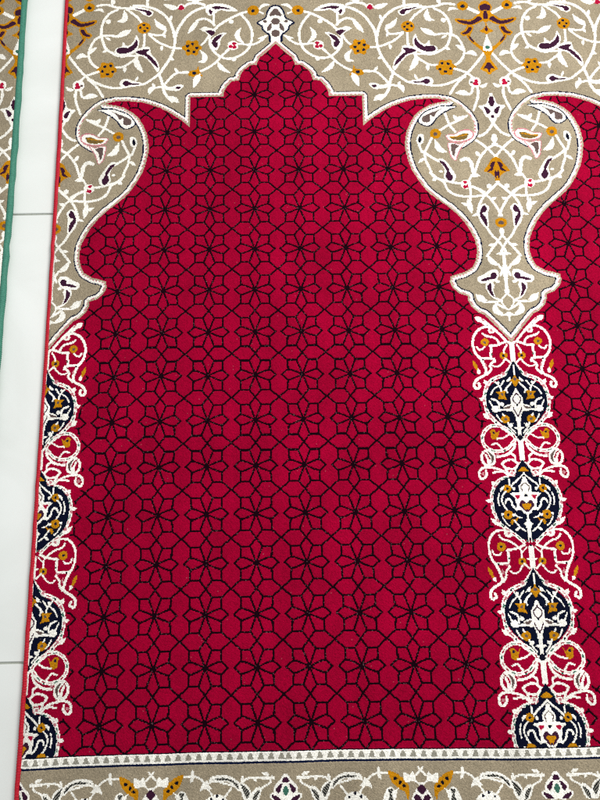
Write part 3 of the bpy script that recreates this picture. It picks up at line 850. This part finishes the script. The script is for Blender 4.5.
def binding(root, path, mat, rx, rz, name='edge_binding'):
    """overcast edge: a squashed cord wound with slanting stitches"""
    p = np.asarray(path, float)
    seg = np.r_[0, np.cumsum(np.linalg.norm(np.diff(p, axis=0), axis=1))]
    L = seg[-1]; n = int(L / 0.00042); s = np.linspace(0, L, n)
    cx, cy = np.interp(s, seg, p[:, 0]), np.interp(s, seg, p[:, 1])
    ns = 14
    th = np.linspace(0, 2 * np.pi, ns, endpoint=False)
    S, T = np.meshgrid(s, th, indexing='ij')
    r = np.random.default_rng(3)
    wob = np.interp(s, np.linspace(0, L, 90), r.normal(0, 1, 90))[:, None]
    wind = 1 + 0.10 * np.abs(np.sin(np.pi * S / 0.0030 + T * 0.5)) * (1 + 0.5 * wob.clip(-1, 1)) + 0.02 * wob
    X = cx[:, None] + rx * wind * np.cos(T) + 0.00035 * wob
    Z = 0.0004 + rz + rz * wind * np.sin(T) * 0.93
    Y = np.repeat(cy[:, None], ns, 1)
    V = np.stack([X, Y, Z], -1).reshape(-1, 3)
    i, k = np.meshgrid(np.arange(n - 1), np.arange(ns), indexing='ij')
    k2 = (k + 1) % ns
    Q = np.stack([i * ns + k, (i + 1) * ns + k, (i + 1) * ns + k2, i * ns + k2], -1).reshape(-1, 4)
    if (V[ns, 1] - V[0, 1]) < 0: Q = Q[:, ::-1]
    o = mesh_object(name, V, Q[:, ::-1], mat, root, flat=False)
    return o

def backing(root, corners):
    c = np.array(corners)            # four xy corners, counter-clockwise
    V = np.vstack([np.c_[c, np.full(4, .0008)], np.c_[c, np.full(4, PILE - .0042)]])
    Q = [[3, 2, 1, 0], [4, 5, 6, 7], [0, 1, 5, 4], [1, 2, 6, 5], [2, 3, 7, 6], [3, 0, 4, 7]]
    return mesh_object('backing', V, Q, M_JUTE, root)

# ------------------------------------------------------------------ the two rugs
JA, JB = -5.4, 17.6
rug = thing('prayer_rug', 'red prayer rug with pointed niche, black star lattice, medallion columns and red bound edge', 'rug')
build_rug(rug, 15.6, JA, JB, place_main, 11, dict(
    arch='beige arch border with white scrolling vines', field='crimson niche with black star lattice',
    column='column of white scrolls on red', stripe='white beaded guard stripe', end='beige end border with palmettes'))
jl = np.linspace(JA, JB, 240)
ex, ey = place_main(np.full_like(jl, -0.030), jl)
binding(rug, np.c_[ex, ey], M_RED, 0.0034, 0.0045)
bx_, by_ = place_main(np.array([0.02, 0.02, 15.55, 15.55]), np.array([JA + .05, JB - .05, JB - .05, JA + .05]))
backing(rug, np.c_[bx_, by_])

other = thing('edged_rug', 'beige patterned rug with green bound edge, cut off at the left of the tile gap', 'rug')
build_rug(other, 5.2, JA, JB, place_other, 23, dict(
    arch='beige arch border with white vines and gold palmettes', field='crimson niche with black star lattice'))
ex, ey = place_other(np.full_like(jl, -0.052), jl)
binding(other, np.c_[ex, ey], M_GREEN, 0.0040, 0.0046)
bx_, by_ = place_other(np.array([5.15, 5.15, 0.02, 0.02]), np.array([JA + .05, JB - .05, JB - .05, JA + .05]))
backing(other, np.c_[bx_, by_])

# ------------------------------------------------------------------ floor
def floor():
    m, nt, b = nodes('glazed_white_tile')
    tc = nt.nodes.new('ShaderNodeTexCoord')
    n = nt.nodes.new('ShaderNodeTexNoise'); n.inputs['Scale'].default_value = 5; n.inputs['Detail'].default_value = 7
    n.inputs['Distortion'].default_value = 1.2
    nt.links.new(tc.outputs['Object'], n.inputs['Vector'])
    cr = nt.nodes.new('ShaderNodeValToRGB')
    cr.color_ramp.elements[0].position = .36; cr.color_ramp.elements[0].color = (.745, .770, .740, 1)
    cr.color_ramp.elements[1].position = .60; cr.color_ramp.elements[1].color = (.805, .830, .805, 1)
    nt.links.new(n.outputs['Fac'], cr.inputs[0]); nt.links.new(cr.outputs[0], b.inputs['Base Color'])
    b.inputs['Roughness'].default_value = .32; b.inputs['Specular IOR Level'].default_value = .4
    g, gt, gb = nodes('grey_grout')
    gn = gt.nodes.new('ShaderNodeTexNoise'); gn.inputs['Scale'].default_value = 300
    gr = gt.nodes.new('ShaderNodeValToRGB')
    gr.color_ramp.elements[0].color = (.30, .32, .28, 1); gr.color_ramp.elements[1].color = (.46, .48, .43, 1)
    gtc = gt.nodes.new('ShaderNodeTexCoord'); gt.links.new(gtc.outputs['Object'], gn.inputs['Vector'])
    gt.links.new(gn.outputs['Fac'], gr.inputs[0]); gt.links.new(gr.outputs[0], gb.inputs['Base Color'])
    gb.inputs['Roughness'].default_value = .9
    T = 9.515 * U; gap = 0.0014; ch = 0.0008
    x0, y0 = -0.6 * U, -2.97 * ASP * U
    V, Q = [], []
    for i in range(-4, 5):
        for k in range(-4, 5):
            xa, xb = x0 + i * T + gap, x0 + (i + 1) * T - gap
            ya, yb = y0 + k * T + gap, y0 + (k + 1) * T - gap
            b0 = len(V)
            for (xl, xh, yl, yh, z) in ((xa + ch, xb - ch, ya + ch, yb - ch, 0), (xa, xb, ya, yb, -ch), (xa, xb, ya, yb, -.006)):
                V += [(xl, yl, z), (xh, yl, z), (xh, yh, z), (xl, yh, z)]
            Q.append([b0, b0 + 1, b0 + 2, b0 + 3])
            for s in (0, 4):
                for e in range(4):
                    f = (e + 1) % 4
                    Q.append([b0 + s + e, b0 + s + 4 + e, b0 + s + 4 + f, b0 + s + f])
    fl = mesh_object('floor', np.array(V), np.array(Q), m); fl['kind'] = 'structure'
    h = 5 * T
    gv = np.array([(-h, -h, -.0022), (h, -h, -.0022), (h, h, -.0022), (-h, h, -.0022)])
    go = mesh_object('floor_grout', gv, np.array([[0, 1, 2, 3]]), g); go['kind'] = 'structure'
floor()

# ------------------------------------------------------------------ camera (phone held over the rug)
def rodrigues(w):
    w = Vector(w); return Matrix.Rotation(w.length, 3, w.normalized())
POSE = [-0.2079527001225847, -0.005545957550652808, -0.019106053343436267, -1.0643499644109982, -7.131817782391721, 14.06927156122039, 0.9644647040843101]
R = rodrigues(POSE[:3]); D = Matrix(((1, 0, 0), (0, -1, 0), (0, 0, -1)))
Rb = D @ R @ D
tb = D @ Vector(POSE[3:6])
loc = -(Rb.transposed() @ tb) * U
loc.z += PILE
cam_data = bpy.data.cameras.new('camera'); cam = bpy.data.objects.new('camera', cam_data); col.objects.link(cam)
cam_data.sensor_fit = 'HORIZONTAL'; cam_data.sensor_width = 36; cam_data.lens = 36
cam_data.clip_start = .01; cam_data.clip_end = 50
cam.matrix_world = Matrix.Translation(loc) @ Rb.transposed().to_4x4()
scene.camera = cam

# ------------------------------------------------------------------ light: a bright room, with a broad ceiling light up ahead and to the right
w = bpy.data.worlds.new('World'); scene.world = w; w.use_nodes = True
bg = w.node_tree.nodes['Background']; bg.inputs[0].default_value = (.95, .98, 1.0, 1); bg.inputs[1].default_value = 0.52
def area(name, loc, target, size, power, colr):
    L = bpy.data.lights.new(name, 'AREA'); L.shape = 'RECTANGLE'; L.size, L.size_y = size; L.energy = power; L.color = colr
    o = bpy.data.objects.new(name, L); col.objects.link(o); o.location = loc
    o.rotation_euler = (Vector(target) - Vector(loc)).to_track_quat('-Z', 'Y').to_euler()
area('ceiling_light', (.72, .10, 1.30), (.20, -.36, 0), (0.8, 0.6), 27, (1.0, .985, .95))

scene.view_settings.view_transform = 'Standard'; scene.view_settings.look = 'None'
scene.view_settings.exposure = 0; scene.view_settings.gamma = 1; scene.view_settings.use_curve_mapping = False
scene.render.engine = 'CYCLES'
scene.cycles.use_denoising = False
scene.cycles.filter_width = 1.2
